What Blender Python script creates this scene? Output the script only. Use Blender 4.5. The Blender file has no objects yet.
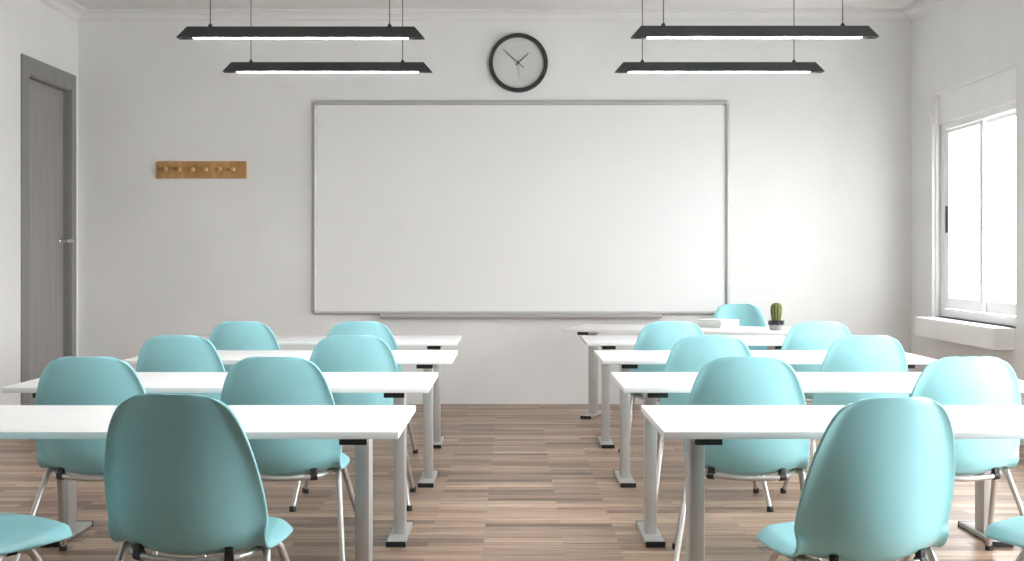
import bpy, bmesh, math, random
from mathutils import Vector, Matrix
random.seed(7)
scn = bpy.context.scene
COL = scn.collection
PI = math.pi
H = 1.316            # camera height
F = 1350.0           # focal length in pixels of the 1024 px wide frame

# ------------------------------------------------------------------ materials
def new_mat(name):
    m = bpy.data.materials.new(name); m.use_nodes = True
    nt = m.node_tree
    return m, nt, nt.nodes['Principled BSDF']

def lin(r, g, b):
    f = lambda c: c/12.92 if c <= .04045 else ((c+.055)/1.055)**2.4
    return (f(r/255), f(g/255), f(b/255), 1)

def noisy(name, ca, cb, rough=.5, metal=0, scale=(4, 4, 4), detail=4, bump=0, spec=.5, dist=.004, bscale=None):
    m, nt, p = new_mat(name)
    tc = nt.nodes.new('ShaderNodeTexCoord'); mp = nt.nodes.new('ShaderNodeMapping')
    mp.inputs['Scale'].default_value = scale
    n = nt.nodes.new('ShaderNodeTexNoise'); n.inputs['Scale'].default_value = 1; n.inputs['Detail'].default_value = detail
    r = nt.nodes.new('ShaderNodeValToRGB')
    r.color_ramp.elements[0].position = .3; r.color_ramp.elements[1].position = .7
    r.color_ramp.elements[0].color = ca; r.color_ramp.elements[1].color = cb
    L = nt.links.new
    L(tc.outputs['Object'], mp.inputs['Vector']); L(mp.outputs[0], n.inputs['Vector'])
    L(n.outputs['Fac'], r.inputs[0]); L(r.outputs[0], p.inputs['Base Color'])
    p.inputs['Roughness'].default_value = rough; p.inputs['Metallic'].default_value = metal
    p.inputs['Specular IOR Level'].default_value = spec
    if bump:
        n2 = nt.nodes.new('ShaderNodeTexNoise'); n2.inputs['Scale'].default_value = bscale or 30; n2.inputs['Detail'].default_value = 6
        L(tc.outputs['Object'], n2.inputs['Vector'])
        b = nt.nodes.new('ShaderNodeBump'); b.inputs['Strength'].default_value = bump; b.inputs['Distance'].default_value = dist
        L(n2.outputs['Fac'], b.inputs['Height']); L(b.outputs[0], p.inputs['Normal'])
    return m

def C(r, g, b): return (r, g, b, 1)
M = {}
M['wall'] = noisy('wall plaster', C(.76, .76, .755), C(.81, .81, .805), .85, 0, (1.6, 1.6, 1.6), 8, .25, .2, .004, 22)
M['wall_dark'] = noisy('added light-absorbing dark wall', C(.045, .06, .07), C(.06, .075, .085), .85, 0, (1.6, 1.6, 1.6), 6, .15, .2, .004, 22)  # dark tone chosen for the unseen wall to cut bounced light
M['ceiling'] = noisy('ceiling plaster', C(.74, .735, .73), C(.78, .775, .77), .9, 0, (2, 2, 2), 5, .1, .2)
M['trim'] = noisy('white cornice paint', C(.76, .755, .75), C(.79, .785, .78), .7, 0, (3, 3, 3), 3)
M['white_paint'] = noisy('white window paint', C(.87, .87, .87), C(.90, .90, .90), .45, 0, (3, 3, 3), 3)
M['desk'] = noisy('white desk laminate', C(.82, .82, .82), C(.85, .85, .85), .55, 0, (6, 6, 6), 4)
M['leg'] = noisy('grey powder coated steel', C(.50, .49, .48), C(.55, .54, .53), .38, .35, (9, 9, 9), 4)
M['tube'] = noisy('satin grey steel tube', C(.55, .535, .52), C(.60, .585, .57), .3, .6, (9, 9, 9), 4)
M['black'] = noisy('black plastic', C(.010, .010, .011), C(.018, .018, .019), .45, 0, (20, 20, 20), 3)
M['shell'] = noisy('turquoise shell plastic', C(.300, .635, .690), C(.320, .655, .710), .36, 0, (7, 7, 7), 3, .04, .5, .001, 300)
M['lamp'] = noisy('charcoal lamp metal', C(.030, .033, .034), C(.040, .043, .044), .5, .2, (8, 8, 8), 3)
M['wire'] = noisy('dark steel cable', C(.07, .07, .07), C(.10, .10, .10), .5, .4, (30, 30, 30), 2)
M['board'] = noisy('white enamel board', C(.80, .80, .80), C(.82, .82, .82), .5, 0, (1, 1, 1), 3, spec=.3)
M['alu'] = noisy('brushed aluminium', C(.46, .455, .45), C(.52, .515, .51), .42, .35, (2, 40, 2), 4)
M['door'] = noisy('grey door laminate', C(.265, .252, .245), C(.315, .30, .292), .55, 0, (14, 14, 1.2), 6)
M['casing'] = noisy('grey door casing', C(.22, .215, .21), C(.255, .25, .245), .55, 0, (14, 14, 1.2), 6)
M['chrome'] = noisy('satin nickel', C(.70, .69, .68), C(.76, .75, .74), .25, .9, (9, 9, 9), 3)
M['oak'] = noisy('honey oak', C(.36, .19, .06), C(.58, .34, .13), .5, 0, (14, 3, 3), 7)
M['oak_light'] = noisy('pale oak peg', C(.55, .33, .14), C(.66, .42, .20), .45, 0, (14, 14, 14), 5)
M['clock_face'] = noisy('pale clock face', C(.60, .60, .59), C(.64, .64, .63), .6, 0, (5, 5, 5), 3)
M['clock_ring'] = noisy('dark clock rim', C(.022, .023, .024), C(.032, .033, .034), .4, 0, (8, 8, 8), 3)
M['hand'] = noisy('dark clock hand', C(.05, .05, .05), C(.08, .08, .08), .5)
M['hand_grey'] = noisy('grey clock hand', C(.30, .30, .30), C(.36, .36, .36), .5)
M['pot'] = noisy('grey stone pot', C(.20, .195, .19), C(.40, .39, .38), .6, 0, (30, 30, 30), 6, .3, .4, .003, 80)
M['pot_dark'] = noisy('dark glazed pot rim', C(.012, .014, .016), C(.04, .045, .05), .25, 0, (30, 30, 30), 5)
M['soil'] = noisy('soil', C(.03, .02, .014), C(.09, .06, .04), .95, 0, (80, 80, 80), 6, .6, .2, .004, 120)
M['spine'] = noisy('pale cactus spines', C(.62, .60, .42), C(.74, .72, .55), .7)
M['book_mint'] = noisy('mint book cover', C(.55, .70, .65), C(.62, .76, .71), .5, 0, (8, 8, 8), 3)
M['book_white'] = noisy('white book cover', C(.80, .82, .82), C(.84, .86, .86), .45, 0, (8, 8, 8), 3)

def cactus_mat():
    m, nt, p = new_mat('ribbed cactus skin'); L = nt.links.new
    tc = nt.nodes.new('ShaderNodeTexCoord')
    n = nt.nodes.new('ShaderNodeTexNoise'); n.inputs['Scale'].default_value = 35; n.inputs['Detail'].default_value = 5
    r = nt.nodes.new('ShaderNodeValToRGB')
    r.color_ramp.elements[0].position = .3; r.color_ramp.elements[0].color = C(.065, .09, .016)
    r.color_ramp.elements[1].position = .7; r.color_ramp.elements[1].color = C(.17, .20, .045)
    L(tc.outputs['Object'], n.inputs['Vector']); L(n.outputs['Fac'], r.inputs[0]); L(r.outputs[0], p.inputs['Base Color'])
    p.inputs['Roughness'].default_value = .6
    return m
M['cactus'] = cactus_mat()

def page_mat():
    m, nt, p = new_mat('book page edges'); L = nt.links.new
    tc = nt.nodes.new('ShaderNodeTexCoord'); mp = nt.nodes.new('ShaderNodeMapping'); mp.inputs['Scale'].default_value = (2, 2, 900)
    n = nt.nodes.new('ShaderNodeTexNoise'); n.inputs['Scale'].default_value = 1
    r = nt.nodes.new('ShaderNodeValToRGB')
    r.color_ramp.elements[0].color = C(.66, .70, .67); r.color_ramp.elements[1].color = C(.82, .84, .82)
    L(tc.outputs['Object'], mp.inputs[0]); L(mp.outputs[0], n.inputs['Vector']); L(n.outputs['Fac'], r.inputs[0]); L(r.outputs[0], p.inputs['Base Color'])
    p.inputs['Roughness'].default_value = .8
    return m
M['pages'] = page_mat()

def emit_mat(name, col, s):
    m = bpy.data.materials.new(name); m.use_nodes = True; nt = m.node_tree
    nt.nodes.clear()
    e = nt.nodes.new('ShaderNodeEmission'); e.inputs[0].default_value = col; e.inputs[1].default_value = s
    o = nt.nodes.new('ShaderNodeOutputMaterial'); nt.links.new(e.outputs[0], o.inputs[0])
    return m
M['led'] = emit_mat('led diffuser', C(1, 1, .995), 33.0)

def glass_mat():
    m = bpy.data.materials.new('window glass'); m.use_nodes = True; nt = m.node_tree
    nt.nodes.clear(); L = nt.links.new
    t = nt.nodes.new('ShaderNodeBsdfTransparent'); t.inputs[0].default_value = C(.97, .98, .98)
    g = nt.nodes.new('ShaderNodeBsdfGlossy'); g.inputs['Roughness'].default_value = .02
    fr = nt.nodes.new('ShaderNodeFresnel'); fr.inputs[0].default_value = 1.45
    mx = nt.nodes.new('ShaderNodeMixShader'); o = nt.nodes.new('ShaderNodeOutputMaterial')
    ge = nt.nodes.new('ShaderNodeNewGeometry'); sb = nt.nodes.new('ShaderNodeMath'); sb.operation = 'SUBTRACT'; sb.inputs[0].default_value = 1
    mu = nt.nodes.new('ShaderNodeMath'); mu.operation = 'MULTIPLY'
    L(ge.outputs['Backfacing'], sb.inputs[1]); L(fr.outputs[0], mu.inputs[0]); L(sb.outputs[0], mu.inputs[1])   # only the outer face of the pane reflects
    L(mu.outputs[0], mx.inputs[0]); L(t.outputs[0], mx.inputs[1]); L(g.outputs[0], mx.inputs[2]); L(mx.outputs[0], o.inputs[0])
    return m
M['glass'] = glass_mat()

def floor_mat():
    m, nt, p = new_mat('wood strip floor'); L = nt.links.new; N = nt.nodes.new
    tc = N('ShaderNodeTexCoord')
    def bricks(w, h, off, loc):
        mp = N('ShaderNodeMapping'); mp.inputs['Location'].default_value = loc
        b = N('ShaderNodeTexBrick'); b.inputs['Scale'].default_value = 1
        b.inputs['Brick Width'].default_value = w; b.inputs['Row Height'].default_value = h
        b.inputs['Mortar Size'].default_value = 0.0008; b.inputs['Mortar Smooth'].default_value = .2
        b.inputs['Bias'].default_value = 0; b.offset = off; b.offset_frequency = 2; b.squash = 1
        b.inputs['Color1'].default_value = C(0, 0, 0); b.inputs['Color2'].default_value = C(1, 1, 1)
        b.inputs['Mortar'].default_value = C(.25, .25, .25)
        L(tc.outputs['Object'], mp.inputs[0]); L(mp.outputs[0], b.inputs['Vector'])
        return b
    b1 = bricks(.62, .088, .41, (.13, .02, 0))
    b2 = bricks(1.24, .264, .5, (.13, .02, 0))
    ramp = N('ShaderNodeValToRGB'); cr = ramp.color_ramp
    cr.elements[0].position = 0; cr.elements[0].color = lin(140, 118, 103)
    cr.elements[1].position = 1; cr.elements[1].color = lin(220, 194, 168)
    for pos, c in ((.18, (168, 143, 124)), (.4, (200, 170, 145)), (.6, (186, 160, 141)), (.8, (212, 184, 158))):
        e = cr.elements.new(pos); e.color = lin(*c)
    L(b1.outputs['Color'], ramp.inputs[0])
    # streaky grain along the boards, with its own offset in every strip
    mp = N('ShaderNodeMapping'); mp.inputs['Scale'].default_value = (1.6, 42, 1)
    add = N('ShaderNodeVectorMath'); add.operation = 'MULTIPLY_ADD'
    add.inputs[1].default_value = (9.0, 0, 23.0)
    L(b1.outputs['Color'], add.inputs[0]); L(tc.outputs['Object'], mp.inputs[0]); L(mp.outputs[0], add.inputs[2])
    n = N('ShaderNodeTexNoise'); n.inputs['Scale'].default_value = 1; n.inputs['Detail'].default_value = 5; n.inputs['Roughness'].default_value = .62
    L(add.outputs[0], n.inputs['Vector'])
    r2 = N('ShaderNodeValToRGB')
    r2.color_ramp.elements[0].position = .30; r2.color_ramp.elements[0].color = lin(166, 156, 151)
    r2.color_ramp.elements[1].position = .66; r2.color_ramp.elements[1].color = C(1, 1, 1)
    L(n.outputs['Fac'], r2.inputs[0])
    mx = N('ShaderNodeMixRGB'); mx.blend_type = 'MULTIPLY'; mx.inputs[0].default_value = 1
    L(ramp.outputs[0], mx.inputs[1]); L(r2.outputs[0], mx.inputs[2])
    r3 = N('ShaderNodeValToRGB')
    r3.color_ramp.elements[0].color = lin(228, 222, 220); r3.color_ramp.elements[1].color = C(1, 1, 1)
    L(b2.outputs['Color'], r3.inputs[0])
    mx2 = N('ShaderNodeMixRGB'); mx2.blend_type = 'MULTIPLY'; mx2.inputs[0].default_value = 1
    L(mx.outputs[0], mx2.inputs[1]); L(r3.outputs[0], mx2.inputs[2])
    L(mx2.outputs[0], p.inputs['Base Color'])
    p.inputs['Roughness'].default_value = .4; p.inputs['Specular IOR Level'].default_value = .5
    bp = N('ShaderNodeBump'); bp.inputs['Strength'].default_value = .08; bp.inputs['Distance'].default_value = .002
    L(n.outputs['Fac'], bp.inputs['Height']); L(bp.outputs[0], p.inputs['Normal'])
    return m
M['floor'] = floor_mat()

# ------------------------------------------------------------------ helpers
def obj(name, bm, mat, parent=None, smooth=False, angle=None):
    me = bpy.data.meshes.new(name)
    bmesh.ops.recalc_face_normals(bm, faces=bm.faces[:])
    bm.to_mesh(me); bm.free()
    me.materials.append(M[mat])
    o = bpy.data.objects.new(name, me); COL.objects.link(o)
    if smooth:
        for p in me.polygons: p.use_smooth = True
        if angle: me.set_sharp_from_angle(angle=math.radians(angle))
    if parent: o.parent = parent
    return o

def tag(o, label, cat, group=None):
    o['label'] = label; o['category'] = cat
    if group: o['group'] = group
    return o

def thing(name, label, cat, loc=(0, 0, 0), rz=0, group=None):
    o = bpy.data.objects.new(name, None); COL.objects.link(o)
    o.empty_display_size = .1
    o.location = loc; o.rotation_euler = (0, 0, rz)
    return tag(o, label, cat, group)

def struct(o):
    o['kind'] = 'structure'; return o

def add(bm, other):
    me = bpy.data.meshes.new('tmp'); other.to_mesh(me); other.free()
    bm.from_mesh(me); bpy.data.meshes.remove(me)

def box(x0, x1, y0, y1, z0, z1, bev=0, seg=2, into=None):
    b = bmesh.new()
    bmesh.ops.create_cube(b, size=1)
    bmesh.ops.scale(b, vec=(x1-x0, y1-y0, z1-z0), verts=b.verts)
    bmesh.ops.translate(b, vec=((x0+x1)/2, (y0+y1)/2, (z0+z1)/2), verts=b.verts)
    if bev:
        bmesh.ops.bevel(b, geom=b.edges[:], offset=bev, segments=seg, profile=.5, affect='EDGES', clamp_overlap=True)
    if into is not None:
        add(into, b); return into
    return b

def catmull(pts, n=8):
    P = [Vector(p) for p in pts]; P = [P[0]*2-P[1]] + P + [P[-1]*2-P[-2]]
    out = []
    for i in range(1, len(P)-2):
        for k in range(n):
            t = k/n
            out.append(.5*((2*P[i]) + (P[i+1]-P[i-1])*t + (2*P[i-1]-5*P[i]+4*P[i+1]-P[i+2])*t*t + (3*P[i]-P[i-1]-3*P[i+1]+P[i+2])*t**3))
    out.append(P[-2]); return out

def fillet(pts, r, n=6):
    P = [Vector(p) for p in pts]; out = [P[0]]
    for i in range(1, len(P)-1):
        a, b, c = P[i-1], P[i], P[i+1]
        d = min(r, (a-b).length*.48, (c-b).length*.48)
        s = b+(a-b).normalized()*d; e = b+(c-b).normalized()*d
        for k in range(n+1):
            t = k/n; out.append(s*(1-t)**2+b*2*t*(1-t)+e*t*t)
    out.append(P[-1]); return out

def tube(path, r, seg=12, into=None):
    b = into if into is not None else bmesh.new()
    rings = []; up = None
    for i, p in enumerate(path):
        t = (path[min(i+1, len(path)-1)]-path[max(i-1, 0)]).normalized()
        if up is None:
            up = Vector((0, 0, 1)) if abs(t.z) < .9 else Vector((1, 0, 0))
        u = (up-t*up.dot(t)).normalized(); v = t.cross(u); up = u
        rr = r(i/(len(path)-1)) if callable(r) else r
        rings.append([b.verts.new(p+(u*math.cos(2*PI*k/seg)+v*math.sin(2*PI*k/seg))*rr) for k in range(seg)])
    for a, c in zip(rings, rings[1:]):
        for k in range(seg):
            b.faces.new((a[k], a[(k+1) % seg], c[(k+1) % seg], c[k]))
    b.faces.new(rings[0][::-1]); b.faces.new(rings[-1])
    return b

def lathe(prof, seg=32, mat=None, into=None):
    """prof: (r, h) pairs about local Z; mat: a Matrix applied to it"""
    b = bmesh.new(); rings = []
    for r, h in prof:
        if r < 1e-6: rings.append([b.verts.new((0, 0, h))])
        else: rings.append([b.verts.new((r*math.cos(2*PI*k/seg), r*math.sin(2*PI*k/seg), h)) for k in range(seg)])
    for a, c in zip(rings, rings[1:]):
        for k in range(seg):
            j = (k+1) % seg
            if len(a) == 1 and len(c) == 1: continue
            if len(a) == 1: b.faces.new((a[0], c[j], c[k]))
            elif len(c) == 1: b.faces.new((a[k], a[j], c[0]))
            else: b.faces.new((a[k], a[j], c[j], c[k]))
    if len(rings[0]) > 1: b.faces.new(rings[0][::-1])
    if len(rings[-1]) > 1: b.faces.new(rings[-1])
    if mat is not None: bmesh.ops.transform(b, matrix=mat, verts=b.verts)
    if into is not None: add(into, b); return into
    return b

def prism(poly, axis, a0, a1, into=None):
    """extrude a 2D outline along x, y or z"""
    b = bmesh.new()
    def P(u, v, w):
        return {'x': (w, u, v), 'y': (u, w, v), 'z': (u, v, w)}[axis]
    A = [b.verts.new(P(u, v, a0)) for u, v in poly]; B = [b.verts.new(P(u, v, a1)) for u, v in poly]
    n = len(poly)
    b.faces.new(A); b.faces.new(B[::-1])
    for k in range(n): b.faces.new((A[k], B[k], B[(k+1) % n], A[(k+1) % n]))
    if into is not None: add(into, b); return into
    return b

def rrect(x0, x1, z0, z1, r, n=6):
    out = []
    for cx, cz, a0 in ((x1-r, z1-r, 0), (x0+r, z1-r, 90), (x0+r, z0+r, 180), (x1-r, z0+r, 270)):
        for k in range(n+1):
            a = math.radians(a0+90*k/n); out.append((cx+r*math.cos(a), cz+r*math.sin(a)))
    return out

def copy_tree(o, parent=None):
    c = o.copy(); COL.objects.link(c)
    if parent: c.parent = parent
    for ch in list(o.children): copy_tree(ch, c)
    return c

# ------------------------------------------------------------------ room
XL, XR, YB, YF, ZC = -3.885, 3.572, 12.086, -1.4, 3.52
T = .25
struct(obj('floor', box(XL-T, XR+T, YF-T, YB+T, -.1, 0), 'floor'))
struct(obj('ceiling', box(XL-T, XR+T, YF-T, YB+T, ZC, ZC+.15), 'ceiling'))
struct(obj('wall_back', box(XL-T, XR+T, YB, YB+T, 0, ZC), 'wall'))
struct(obj('wall_front', box(XL-T, XR+T, YF-T, YF, 0, ZC), 'wall_dark'))  # unseen; kept close and dark to absorb bounced light
# wall with the door: an opening the door set stands in
DY0, DY1, DZ = 10.84, 11.87, 2.785
b = box(XL-T, XL, YF, DY0, 0, ZC); box(XL-T, XL, DY1, YB, 0, ZC, into=b); box(XL-T, XL, DY0, DY1, DZ, ZC, into=b)
struct(obj('wall_left', b, 'wall'))
# wall with the windows
WINS = [(9.57, 11.48, .81, 2.69), (6.10, 8.01, .81, 2.69), (2.70, 5.10, .30, 3.10)]  # the second and third are unseen, added to bring in light
b = box(XR, XR+T, YF, WINS[2][0], 0, ZC)
ends = [(WINS[2][1], WINS[1][0]), (WINS[1][1], WINS[0][0]), (WINS[0][1], YB)]
for y0, y1 in ends: box(XR, XR+T, y0, y1, 0, ZC, into=b)
for y0, y1, WZ0, WZ1 in WINS:
    box(XR, XR+T, y0, y1, 0, WZ0, into=b); box(XR, XR+T, y0, y1, WZ1, ZC, into=b)
struct(obj('wall_right', b, 'wall'))
struct(obj('added_shade_wall', box(XR+T, XR+T+2.5, 8.55, 8.85, 0, 3.6), 'wall'))   # unseen wall added to block sun from the far window

# cornice along the ceiling: stepped and coved section
def cornice_poly():                     # (distance from wall, height)
    pts = [(0, 3.425), (.012, 3.425), (.014, 3.437), (.022, 3.442)]
    for k in range(7):
        a = math.radians(90*k/6); pts.append((.022+.068*(1-math.cos(a)), 3.442+.050*math.sin(a)))
    pts += [(.090, 3.502), (.105, 3.504), (.105, 3.52), (0, 3.52)]
    return pts
cp = cornice_poly()
struct(obj('trim_1', prism([(YB-d, z) for d, z in cp], 'x', XL, XR), 'trim'))
struct(obj('trim_2', prism([(XL+d, z) for d, z in cp], 'y', YF, YB), 'trim'))
struct(obj('trim_3', prism([(XR-d, z) for d, z in cp], 'y', YF, YB), 'trim'))

# windows: shutter box above, two sliding sashes, deep sill block inside
for i, (y0, y1, WZ0, WZ1) in enumerate(WINS):
    zt, zb = WZ1-.25, WZ0+.07
    xf = 3.645                                         # inner face of the window frame
    b = box(xf-.02, xf+.12, y0, y1, zt, WZ1, .004)   # shutter box panel
    for a0, a1, z0, z1 in ((y0, y0+.10, WZ0, zt), (y1-.10, y1, WZ0, zt), (y0+.10, y1-.10, zt-.05, zt), (y0+.10, y1-.10, WZ0, zb)):
        box(xf, xf+.10, a0, a1, z0, z1, .004, into=b)
    w = struct(obj('window_%d' % (i+1), b, 'white_paint'))
    ym = (y0+y1)/2
    for k, (s0, s1, xo) in enumerate(((ym-.04, y1-.10, .012), (y0+.10, ym+.04, .046))):
        z0, z1 = zb+.005, zt-.055
        sb = bmesh.new(); st = .075
        for a0, a1, c0, c1 in ((s0, s0+st, z0, z1), (s1-st, s1, z0, z1), (s0+st, s1-st, z1-.03, z1), (s0+st, s1-st, z0, z0+.09)):
            box(xf+xo, xf+xo+.03, a0, a1, c0, c1, .003, into=sb)
        s = obj('sash', sb, 'white_paint', w)
        obj('glass_pane', box(xf+xo+.012, xf+xo+.018, s0+st-.005, s1-st+.005, z0+.08, z1-.025), 'glass', s)
        if k == 0:
            hb = box(xf+xo-.012, xf+xo+.0, s1-.052, s1-.022, 1.52, 1.745, .004)
            hd = obj('sash_handle', hb, 'black', s); hd['label'] = 'black recessed pull handle'
    sill = obj('window_sill', prism([(3.42, WZ0-.155), (xf+.02, WZ0-.155), (xf+.02, WZ0), (3.424, WZ0), (3.42, WZ0-.004)], 'y', y0+.02, y1-.02), 'white_paint', w)
    # narrow plaster casing bead inside the reveal
    jb = box(XR+.028, XR+.05, y1-.02, y1, WZ0, WZ1, .003); box(XR+.028, XR+.05, y0, y0+.02, WZ0, WZ1, .003, into=jb)
    obj('window_reveal_bead', jb, 'white_paint', w)

# door set in the left wall
b = bmesh.new()
for y0, y1, z0, z1 in ((10.672, DY0, 0, 2.925), (DY1, 12.0, 0, 2.925), (DY0, DY1, DZ, 2.925)):
    box(XL, XL+.014, y0, y1, z0, z1, .002, 1, into=b)
for y0, y1, z0, z1 in ((DY0, DY0+.012, 0, DZ), (DY1-.012, DY1, 0, DZ), (DY0+.012, DY1-.012, DZ-.012, DZ)):
    box(XL-.11, XL, y0, y1, z0, z1, into=b)
d = struct(obj('door_1', b, 'casing'))
lf = obj('door_leaf', box(XL-.10, XL-.056, DY0+.013, DY1-.013, .006, DZ-.014, .002, 1), 'door', d)
hx, hy, hz = XL-.056, 11.775, 1.455
RX = Matrix.Translation((hx, hy, hz)) @ Matrix.Rotation(PI/2, 4, 'Y')
hb = lathe([(.036, 0), (.036, .007), (.030, .012), (.0, .012)], 24, RX)
lathe([(.010, .008), (.010, .060), (.0, .062)], 16, RX, into=hb)
tube(fillet([(hx+.055, hy-.012, hz), (hx+.066, hy+.02, hz), (hx+.066, hy+.115, hz+.004)], .02), lambda t: .013+.005*t, 12, into=hb)
h_ = obj('door_handle', hb, 'chrome', lf, True, 40); h_['label'] = 'satin silver lever handle'
kb = lathe([(.020, 0), (.020, .005), (.006, .008), (.006, .012), (0, .012)], 20, Matrix.Translation((hx, hy, hz-.10)) @ Matrix.Rotation(PI/2, 4, 'Y'))

kb.free()

# ------------------------------------------------------------------ whiteboard
PX = YB/F                               # metres per pixel on the far wall
def wx(px): return (px-512)*PX
def wz(py): return H+(257-py)*PX
bx0, bx1, bz0, bz1 = wx(313.0), wx(729.3), wz(314.5), wz(100.8)
t = thing('whiteboard', 'wide white board in a silver frame on the far wall below the clock', 'whiteboard', (0, YB, bz0))
def rel(bm): bmesh.ops.translate(bm, vec=(0, -YB, -bz0), verts=bm.verts); return bm
fo = rrect(bx0, bx1, bz0, bz1, .035); fi = rrect(bx0+.036, bx1-.038, bz0+.030, bz1-.042, .022)
b = bmesh.new()
def ring(poly, y): return [b.verts.new((u, y, v)) for u, v in poly]
def shrink(poly, d):
    cx = (bx0+bx1)/2; cz = (bz0+bz1)/2
    return [(u-d*(1 if u > cx else -1), v-d*(1 if v > cz else -1)) for u, v in poly]
yf = YB-.034
R_ = [ring(fo, YB), ring(fo, yf+.012), ring(shrink(fo, .004), yf+.004), ring(shrink(fo, .010), yf), ring(shrink(fi, -.014), yf), ring(shrink(fi, -.007), yf+.004), ring(shrink(fi, -.002), yf+.012), ring(fi, YB-.012)]
for A, B in zip(R_, R_[1:]):
    for k in range(len(A)):
        b.faces.new((A[k], A[(k+1) % len(A)], B[(k+1) % len(A)], B[k]))
obj('board_frame', rel(b), 'alu', t, True, 35)
obj('board_surface', rel(prism(shrink(fi, -.004), 'y', YB-.016, YB-.004)), 'board', t)
tp = [(YB-.034, bz0+.004), (YB-.085, bz0+.0), (YB-.088, bz0-.008), (YB-.085, bz0-.026), (YB-.034, bz0-.028), (YB-.0, bz0-.028), (YB, bz0+.0)]
obj('pen_tray', rel(prism(tp, 'x', wx(381), wx(661))), 'alu', t)

# ------------------------------------------------------------------ clock
cx, cz, cr = wx(518.3), wz(63.2), .264
t = thing('wall_clock', 'round black-rimmed clock on the far wall above the whiteboard', 'clock', (cx, YB, cz))
RY = Matrix.Rotation(PI/2, 4, 'X')      # local z -> -y
obj('clock_rim', lathe([(cr-.008, 0), (cr, .004), (cr, .040), (cr-.004, .046), (cr-.030, .046), (cr-.037, .040), (cr-.037, .012), (cr-.04, .010), (0, .010)], 64, RY), 'clock_ring', t, True, 40)
obj('clock_face', lathe([(cr-.037, .011), (cr-.037, .016), (0, .016)], 64, RY), 'clock_face', t)
def hand(name, dx, dz, back, w, y, mat):
    L = math.hypot(dx, dz); ang = math.atan2(dz, dx)
    b = prism([(-back, -w), (L*.8, -w*.8), (L, -w*.25), (L, w*.25), (L*.8, w*.8), (-back, w)], 'y', y, y-.003)
    bmesh.ops.rotate(b, cent=(0, 0, 0), matrix=Matrix.Rotation(-ang, 3, 'Y'), verts=b.verts)
    return obj(name, b, mat, t)
hand('second_hand', .012, -.145, .02, .0022, -.018, 'hand_grey')
hand('hour_hand', .098, .092, .03, .005, -.022, 'hand')
hand('minute_hand', -.138, .122, .068, .004, -.026, 'hand')
obj('hand_pin', lathe([(.009, .016), (.009, .031), (.006, .033), (0, .033)], 20, RY), 'hand', t, True, 40)

# ------------------------------------------------------------------ coat rack
rx0, rx1, rz0, rz1 = wx(157), wx(246.8), wz(178.5), wz(161.3)
t = thing('coat_peg_rail', 'honey oak coat rack with six round pegs beside the door', 'coat rack', ((rx0+rx1)/2, YB, rz0))
hw, hh = (rx1-rx0)/2, rz1-rz0
obj('backboard', box(-hw, hw, -.022, 0, 0, hh, .003), 'oak', t)
for px in (167.3, 180.8, 194.2, 207.5, 221.2, 234.5):
    m_ = Matrix.Translation((wx(px)-(rx0+rx1)/2, -.022, hh*.5)) @ RY
    obj('peg', lathe([(.012, -.002), (.011, .022), (.015, .032), (.021, .042), (.0215, .050), (.017, .058), (.008, .062), (0, .0625)], 20, m_), 'oak_light', t, True)

# ------------------------------------------------------------------ pendant lamps
def pendant(label, x, y, z):
    t = thing('pendant_lamp', label, 'lamp', (x, y, z), 0, 'linear pendant lamps over the desks')
    L, W, h = 1.294, .078, .060
    lt, wt = L/2-.052, .018
    b = bmesh.new()
    lo = [(-L/2, 0, 0), (L/2, 0, 0), (L/2, W, 0), (-L/2, W, 0)]
    up = [(-lt, W/2-wt, h), (lt, W/2-wt, h), (lt, W/2+wt, h), (-lt, W/2+wt, h)]
    # open underside with a recess for the tube
    il = [(-L/2+.012, .012, 0), (L/2-.012, .012, 0), (L/2-.012, W-.012, 0), (-L/2+.012, W-.012, 0)]
    iu = [(-L/2+.04, .022, .018), (L/2-.04, .022, .018), (L/2-.04, W-.022, .018), (-L/2+.04, W-.022, .018)]
    V = [[b.verts.new(p) for p in q] for q in (up, lo, il, iu)]
    b.faces.new(V[0])
    for A, B in zip(V, V[1:]):
        for k in range(4): b.faces.new((A[k], A[(k+1) % 4], B[(k+1) % 4], B[k]))
    b.faces.new(V[3][::-1])
    obj('lamp_housing', b, 'lamp', t)
    ld = obj('light_strip', box(-L/2+.085, L/2-.085, .014, W-.018, -.001, .017, .003), 'led', t); ld['label'] = 'glowing white light strip'
    for s in (-1, 1):
        obj('strip_end_cap', box(min(s*(L/2-.055), s*(L/2-.085)), max(s*(L/2-.055), s*(L/2-.085)), .012, W-.014, -.002, .017, .003), 'black', t)
        f_ = obj('cable_grip', lathe([(.012, h-.002), (.012, h+.006), (.008, h+.014), (.004, h+.018), (0, h+.018)], 16, Matrix.Translation((s*.47-.006, W/2, 0))), 'black', t, True, 40)
        obj('suspension_cable', tube([Vector((s*.47-.006, W/2, h+.012)), Vector((s*.47-.006, W/2, (ZC-z)*.5)), Vector((s*.47-.006, W/2, ZC-z))], .0028, 8), 'wire', f_)
    return t
pendant('black linear pendant lamp over the door-side desks, farther from the whiteboard', -1.106, 7.04, 2.462)
pendant('black linear pendant lamp over the door-side desks, closer to the whiteboard', -1.142, 8.33, 2.462)
pendant('black linear pendant lamp over the window-side desks, farther from the whiteboard', 1.270, 7.04, 2.466)
pendant('black linear pendant lamp over the window-side desks, closer to the whiteboard', 1.284, 8.33, 2.462)

for x, side in ((-1.106, 'door'), (1.270, 'window')):       # two unseen pairs added to brighten desks and chairs
    pendant('added unseen linear pendant lamp over the %s-side desks, above the second row' % side, x, 5.75, 2.462)
    pendant('added unseen linear pendant lamp over the %s-side desks, above the first row' % side, x, 4.46, 2.462)

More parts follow.
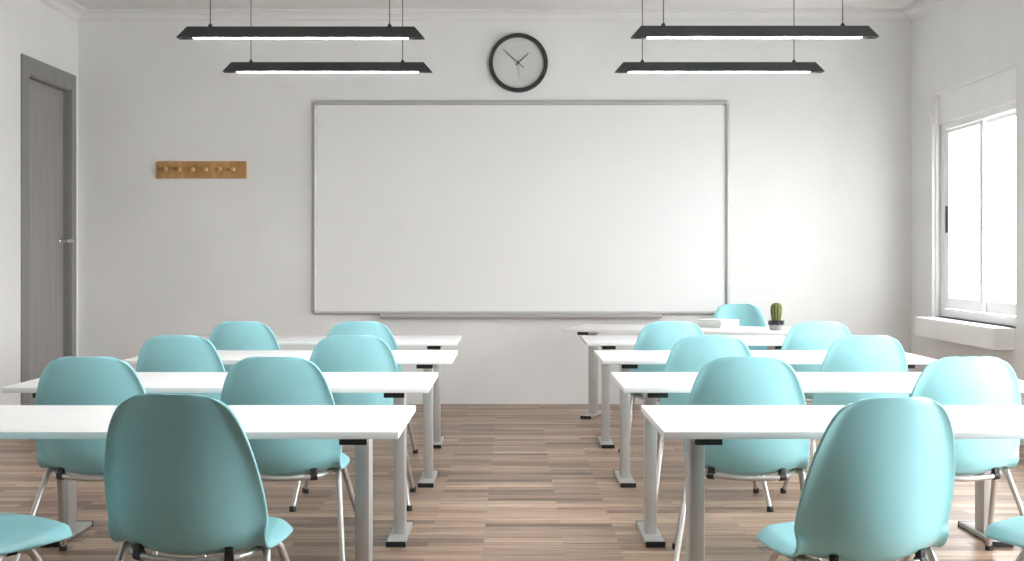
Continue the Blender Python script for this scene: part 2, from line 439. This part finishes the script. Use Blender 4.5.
# ------------------------------------------------------------------ desks
def make_desk(label, x0, x1, y, rz=0, D=.80, group='white desks in two columns'):
    """x0..x1 and y: world position of the front edge; origin on the floor at the front corner x0"""
    Lw = x1-x0
    t = thing('desk', label, 'desk', (x0, y, 0), rz, group)
    obj('tabletop', box(0, Lw, 0, D, .715, .740, .004, 2), 'desk', t, True, 30)
    for lx in (.158, Lw-.158):
        yc = D/2
        lb = box(lx-.026, lx+.026, yc-.062, yc+.062, .022, .690, .005, 2)
        leg = obj('leg', lb, 'leg', t, True, 30)
        obj('foot_bar', box(lx-.044, lx+.044, yc-.235, yc+.235, .003, .024, .004, 2), 'leg', leg, True, 30)
        obj('top_arm', box(lx-.044, lx+.044, .075, D-.075, .688, .715, .003, 1), 'leg', leg)
        for s in (-1, 1):
            ye = yc+s*.235
            e = obj('end_cap', box(lx-.045, lx+.045, min(ye, ye+s*.012), max(ye, ye+s*.012), 0, .025, .002, 1), 'black', leg)
            e['label'] = 'black plastic cap on the foot'
            ye = .075 if s < 0 else D-.075
            e = obj('arm_cap', box(lx-.046, lx+.046, min(ye, ye+s*.012), max(ye, ye+s*.012), .687, .7149, .002, 1), 'black', leg)
            e['label'] = 'black plastic cap under the tabletop'
    return t
ORD = ['first', 'second', 'third', 'fourth']
Y0, PITCH = 4.45, 1.514
DL = [(-2.265, -.374), (-2.254, -.369), (-2.18, -.335), (-2.25, -.374)]
DR = [(.500, 2.386), (.493, 2.386), (.506, 2.386), (.502, 1.995)]
for r in range(4):
    y = Y0+PITCH*r+(0, 0, .07, .13)[r]
    make_desk('white-topped desk in the %s row counted towards the whiteboard, door side of aisle' % ORD[r], DL[r][0], DL[r][1], y)
    make_desk('white-topped desk in the %s row counted towards the whiteboard, window side of aisle' % ORD[r], DR[r][0], DR[r][1], y)
TA = math.radians(-18)
make_desk("white-topped teacher's desk turned at an angle in front of the whiteboard, holding the cactus", .40, 2.39, 10.86, TA, .80, None)

# ------------------------------------------------------------------ shell chair
def make_chair(label):
    t = thing('shell_chair', label, 'chair', (0, 0, 0), 0, 'turquoise shell chairs')
    # centre line (y, z), half width, edge lift towards the sitter
    K = [(.246, .412, .138, -.004), (.255, .436, .172, -.010), (.238, .457, .202, -.012), (.180, .461, .234, -.010), (.08, .444, .248, .004), (-.02, .418, .251, .030),
         (-.10, .405, .254, .056), (-.165, .425, .257, .096), (-.205, .480, .260, .120), (-.222, .56, .260, .112), (-.229, .65, .252, .090), (-.234, .74, .234, .066),
         (-.238, .81, .211, .048), (-.241, .858, .184, .036), (-.243, .886, .156, .027), (-.244, .902, .122, .021), (-.2445, .909, .082, .014)]
    c = catmull([(a, z_, 0) for a, z_, _, _ in K], 3); wl = catmull([(w, l, 0) for _, _, w, l in K], 3)
    NU = 30
    b = bmesh.new(); rows = []; n_ = len(c)
    for i, (p, q) in enumerate(zip(c, wl)):
        a = c[max(i-1, 0)]; d = c[min(i+1, n_-1)]
        tg = Vector((0, d.x-a.x, d.y-a.y)).normalized()
        nm = Vector((0, tg.z, -tg.y))                       # towards the sitter
        back = min(1, max(0, (i-n_*.38)/(n_*.14)))          # 0 on the seat, 1 on the back
        row = []
        for k in range(NU+1):
            s = math.sin((-1+2*k/NU)*PI/2)*.45+(-1+2*k/NU)*.55
            lift = q.y*abs(s)**2.1
            e = max(0, (abs(s)-.78)/.22)
            fade = 1-min(1, max(0, (i-n_*.70)/(n_*.24)))**1.5
            lip = -(.019*back*fade+.026*(1-back))*e*e      # rolled edge turning outward
            crown = -.010*s*s*max(0, (i-n_*.8)/(n_*.2))
            row.append(b.verts.new(Vector((q.x*s, p.x, p.y+crown))+nm*(lift+lip)))
        rows.append(row)
    for A, B in zip(rows, rows[1:]):
        for k in range(NU): b.faces.new((A[k], A[k+1], B[k+1], B[k]))
    sh = obj('seat_shell', b, 'shell', t, True)
    so = sh.modifiers.new('thickness', 'SOLIDIFY'); so.thickness = .012; so.offset = 0
    sb = sh.modifiers.new('smooth', 'SUBSURF'); sb.levels = 1; sb.render_levels = 2
    R = .0122
    # rails under the shell, meeting at the side corners
    zr = .385
    rear = catmull([(-.205, -.020, zr+.032), (-.185, -.095, zr+.024), (-.13, -.150, zr+.017), (0, -.172, zr+.012), (.13, -.150, zr+.017), (.185, -.095, zr+.024), (.205, -.020, zr+.032)], 6)
    front = catmull([(-.205, .020, zr+.032), (-.18, .10, zr+.026), (0, .140, zr+.024), (.18, .10, zr+.026), (.205, .020, zr+.032)], 6)
    for nm_, path in (('rear_rail', rear), ('front_rail', front)):
        obj(nm_, tube(path, R*.92, 12), 'tube', t, True, 50)
    for sx in (-1, 1):
        for sy, fx, fy in ((-1, .300, -.285), (1, .300, .275)):
            pts = fillet([(sx*.196, sy*.012, zr+.028), (sx*.232, sy*.050, zr+.034), (sx*(fx-.004), sy*(abs(fy)-.006), .03), (sx*fx, fy, .010)], .055, 8)
            lg = obj('leg', tube(pts, R, 12), 'tube', t, True, 50)
            e = Vector(pts[-1]); dr = (Vector(pts[-1])-Vector(pts[-4])).normalized()
            fb = lathe([(.0165, 0), (.0175, .004), (.0165, .024), (.0135, .028), (0, .028)], 16, Matrix.Translation((sx*fx, fy, 0)))
            rf = obj('rubber_foot', fb, 'black', lg, True, 40); rf['label'] = 'black rubber foot'
    for sx in (-1, 1):
        for y_, x_, zz, ang, hh_ in ((-.142, .145, zr+.018, .42, .036), (.118, .135, zr+.025, -.25, .030), (0, .207, zr+.032, 1.57, .014)):
            cb = box(-.013, .013, -.011, .011, -.004, hh_, .003, 2)
            lathe([(.0165, -.014), (.0165, .014)], 14, Matrix.Rotation(PI/2, 4, 'Y'), into=cb)
            bmesh.ops.rotate(cb, cent=(0, 0, 0), matrix=Matrix.Rotation(ang*sx, 3, 'Z'), verts=cb.verts)
            bmesh.ops.translate(cb, vec=(sx*x_, y_, zz), verts=cb.verts)
            obj('frame_clip', cb, 'black', t, True, 40)
    return t
first_chair = make_chair('')
used = [False]
def put_chair(x, y, rz, label, group='turquoise shell chairs'):
    o = first_chair if not used[0] else copy_tree(first_chair)
    used[0] = True
    o.location = (x, y, 0); o.rotation_euler = (0, 0, math.radians(rz)); o['label'] = label; o['group'] = group
    return o
CY = 4.252
SPOT = {  # row: (door-side wall seat, door-side aisle seat, window-side aisle seat, window-side wall seat) as (x, rotation, dy)
    0: ((-1.705, -35, 0), (-.975, -10, 0), (1.048, 16, -.10), (1.81, 35, 0)),
    1: ((-1.729, -3, 0), (-.960, -4, 0), (.997, -8, 0), (1.862, 4, 0)),
    2: ((-1.732, -4, 0), (-.845, 2, 0), (1.050, -3, 0), (1.836, 5, 0)),
    3: ((-1.70, -4, 0), (-.957, -2, 0), (1.022, -2, 0), (1.945, 2, 0)),
}
for r in range(4):
    for (x, rz, dy), (side, seat) in zip(SPOT[r], (('door', 'wall'), ('door', 'aisle'), ('window', 'aisle'), ('window', 'wall'))):
        put_chair(x, CY+PITCH*r+dy, rz, 'turquoise shell chair, %s seat of the %s-side desk in %s row counted towards whiteboard' % (seat, side, ORD[r]))
put_chair(1.935, 11.55, 170, "turquoise shell chair facing the class behind the teacher's desk, beside the whiteboard corner")

# ------------------------------------------------------------------ things on the teacher's desk
def book(name_label, w, d, h, loc, rz, cover):
    t = thing('book', name_label, 'book', loc, math.radians(rz), 'books stacked on the teacher\'s desk')
    b = box(-w/2, w/2, -d/2, d/2, 0, .003, .0008, 1); box(-w/2, w/2, -d/2, d/2, h-.003, h, .0008, 1, into=b)
    box(w/2-.003, w/2, -d/2, d/2, .003, h-.003, into=b)
    obj('cover', b, cover, t)
    obj('page_block', box(-w/2+.005, w/2-.0035, -d/2+.004, d/2-.004, .0031, h-.0031), 'pages', t)
    return t
bxw, byw = 1.69, 11.09
zz = .740
for lab, w, d, h, rz, cov in (('mint-edged book at the bottom of the stack on the teacher\'s desk', .25, .245, .024, -46, 'book_mint'),
                              ('pale book in the middle of the stack on the teacher\'s desk', .245, .24, .018, -43, 'book_white'),
                              ('white book on top of the stack on the teacher\'s desk', .25, .245, .021, -45, 'book_white')):
    book(lab, w, d, h, (bxw, byw, zz), rz, cov); zz += h+.0002

t = thing('potted_cactus', "small ribbed green cactus in a grey and black pot on the teacher's desk", 'plant', (2.075, 10.60, .740))
obj('pot', lathe([(.044, 0), (.049, .004), (.057, .028), (.060, .046), (.050, .046), (.048, .036), (0, .036)], 32), 'pot', t, True, 40)
pr = bmesh.new()
pr = lathe([(.0572, .040), (.0625, .042), (.0645, .075), (.060, .078), (.055, .076), (.054, .050), (.0505, .0455)], 8)
rm = obj('pot_rim', pr, 'pot_dark', t, True, 30); rm['label'] = 'dark glazed faceted rim'
obj('soil', lathe([(.053, .048), (.053, .066), (.03, .070), (0, .071)], 24), 'soil', t, True)
b = bmesh.new(); rings = []; NS = 80
prof = [(.030, .062), (.034, .09), (.038, .12), (.041, .15), (.041, .175), (.038, .193), (.030, .206), (.018, .214), (.006, .216)]
for r, h in catmull([(a, c_, 0) for a, c_ in prof], 3) and [(v.x, v.y) for v in catmull([(a, c_, 0) for a, c_ in prof], 3)]:
    rings.append([b.verts.new(((r*(1+.26*(abs(math.cos(5*a))-.6)))*math.cos(a), (r*(1+.26*(abs(math.cos(5*a))-.6)))*math.sin(a), h)) for a in [2*PI*k/NS for k in range(NS)]])
for A, B in zip(rings, rings[1:]):
    for k in range(NS): b.faces.new((A[k], A[(k+1) % NS], B[(k+1) % NS], B[k]))
b.faces.new(rings[-1]); b.faces.new(rings[0][::-1])
cb_ = obj('cactus_stem', b, 'cactus', t, True)
sp = bmesh.new()
for k in range(10):
    a = 2*PI*k/10
    for (r, h) in [(.0365, .085), (.039, .10), (.0405, .115), (.042, .13), (.0435, .145), (.0437, .16), (.0435, .175), (.041, .19), (.033, .204)]:
        for j in range(3):
            d_ = Vector((math.cos(a+(j-1)*.5), math.sin(a+(j-1)*.5), random.uniform(-.3, .5))).normalized()
            p0 = Vector((r*math.cos(a), r*math.sin(a), h))
            tube([p0, p0+d_*.007], lambda t_: .0009*(1-t_*.6), 4, into=sp)
obj('spines', sp, 'spine', cb_)['kind'] = 'stuff'

# ------------------------------------------------------------------ daylight
SKY = 15
SUN, SUN_ANG, SUN_EL = 6.0, 80, 16
w = bpy.data.worlds.new('overcast sky'); scn.world = w; w.use_nodes = True
nt = w.node_tree; bg = nt.nodes['Background']
tc = nt.nodes.new('ShaderNodeTexCoord'); sx_ = nt.nodes.new('ShaderNodeSeparateXYZ'); rp = nt.nodes.new('ShaderNodeValToRGB')
mr = nt.nodes.new('ShaderNodeMapRange'); mr.inputs['From Min'].default_value = -1; mr.inputs['From Max'].default_value = 1
nt.links.new(tc.outputs['Generated'], sx_.inputs[0]); nt.links.new(sx_.outputs['Z'], mr.inputs['Value']); nt.links.new(mr.outputs[0], rp.inputs[0])
els = rp.color_ramp.elements                                # pale ground, bright horizon, brighter overcast zenith
els[0].position = 0; els[0].color = C(.20, .20, .20)
els[1].position = 1; els[1].color = C(.62, .625, .63)
e = els.new(.48); e.color = C(.24, .24, .24)
e = els.new(.53); e.color = C(.42, .425, .43)
e = els.new(.75); e.color = C(.58, .585, .59)
nt.links.new(rp.outputs[0], bg.inputs[0]); bg.inputs[1].default_value = SKY
for y0, y1, WZ0, WZ1 in WINS:                                # the window openings guide the sampling of the sky
    ld = bpy.data.lights.new('window opening', 'AREA'); ld.shape = 'RECTANGLE'
    ld.size = WZ1-WZ0; ld.size_y = y1-y0; ld.cycles.is_portal = True
    o = bpy.data.objects.new('window_opening', ld); COL.objects.link(o)
    o.location = (XR+T+.02, (y0+y1)/2, (WZ0+WZ1)/2); o.rotation_euler = (0, math.radians(90), 0)

sl = bpy.data.lights.new('hazy sun', 'SUN'); sl.energy = SUN; sl.angle = math.radians(SUN_ANG); sl.color = (1, .992, .98)
o = bpy.data.objects.new('hazy_sun', sl); COL.objects.link(o); o.location = (8, -3, 5)
el = math.radians(SUN_EL); az = Vector((-.75, .66)).normalized()
o.rotation_euler = Vector((az.x*math.cos(el), az.y*math.cos(el), -math.sin(el))).to_track_quat('-Z', 'Y').to_euler()

# ------------------------------------------------------------------ camera
cam = bpy.data.cameras.new('camera'); co = bpy.data.objects.new('camera', cam); COL.objects.link(co)
cam.sensor_width = 36; cam.sensor_fit = 'HORIZONTAL'; cam.lens = 36*F/1024
cam.shift_y = -(280.5-257)/1024
co.location = (0, 0, H); co.rotation_euler = (PI/2, 0, 0)
scn.camera = co
vs = scn.view_settings
vs.view_transform = 'Standard'; vs.look = 'None'; vs.gamma = 1; vs.use_curve_mapping = False; vs.exposure = 0.93
scn.cycles.use_denoising = True
scn.cycles.max_bounces = 12; scn.cycles.diffuse_bounces = 8
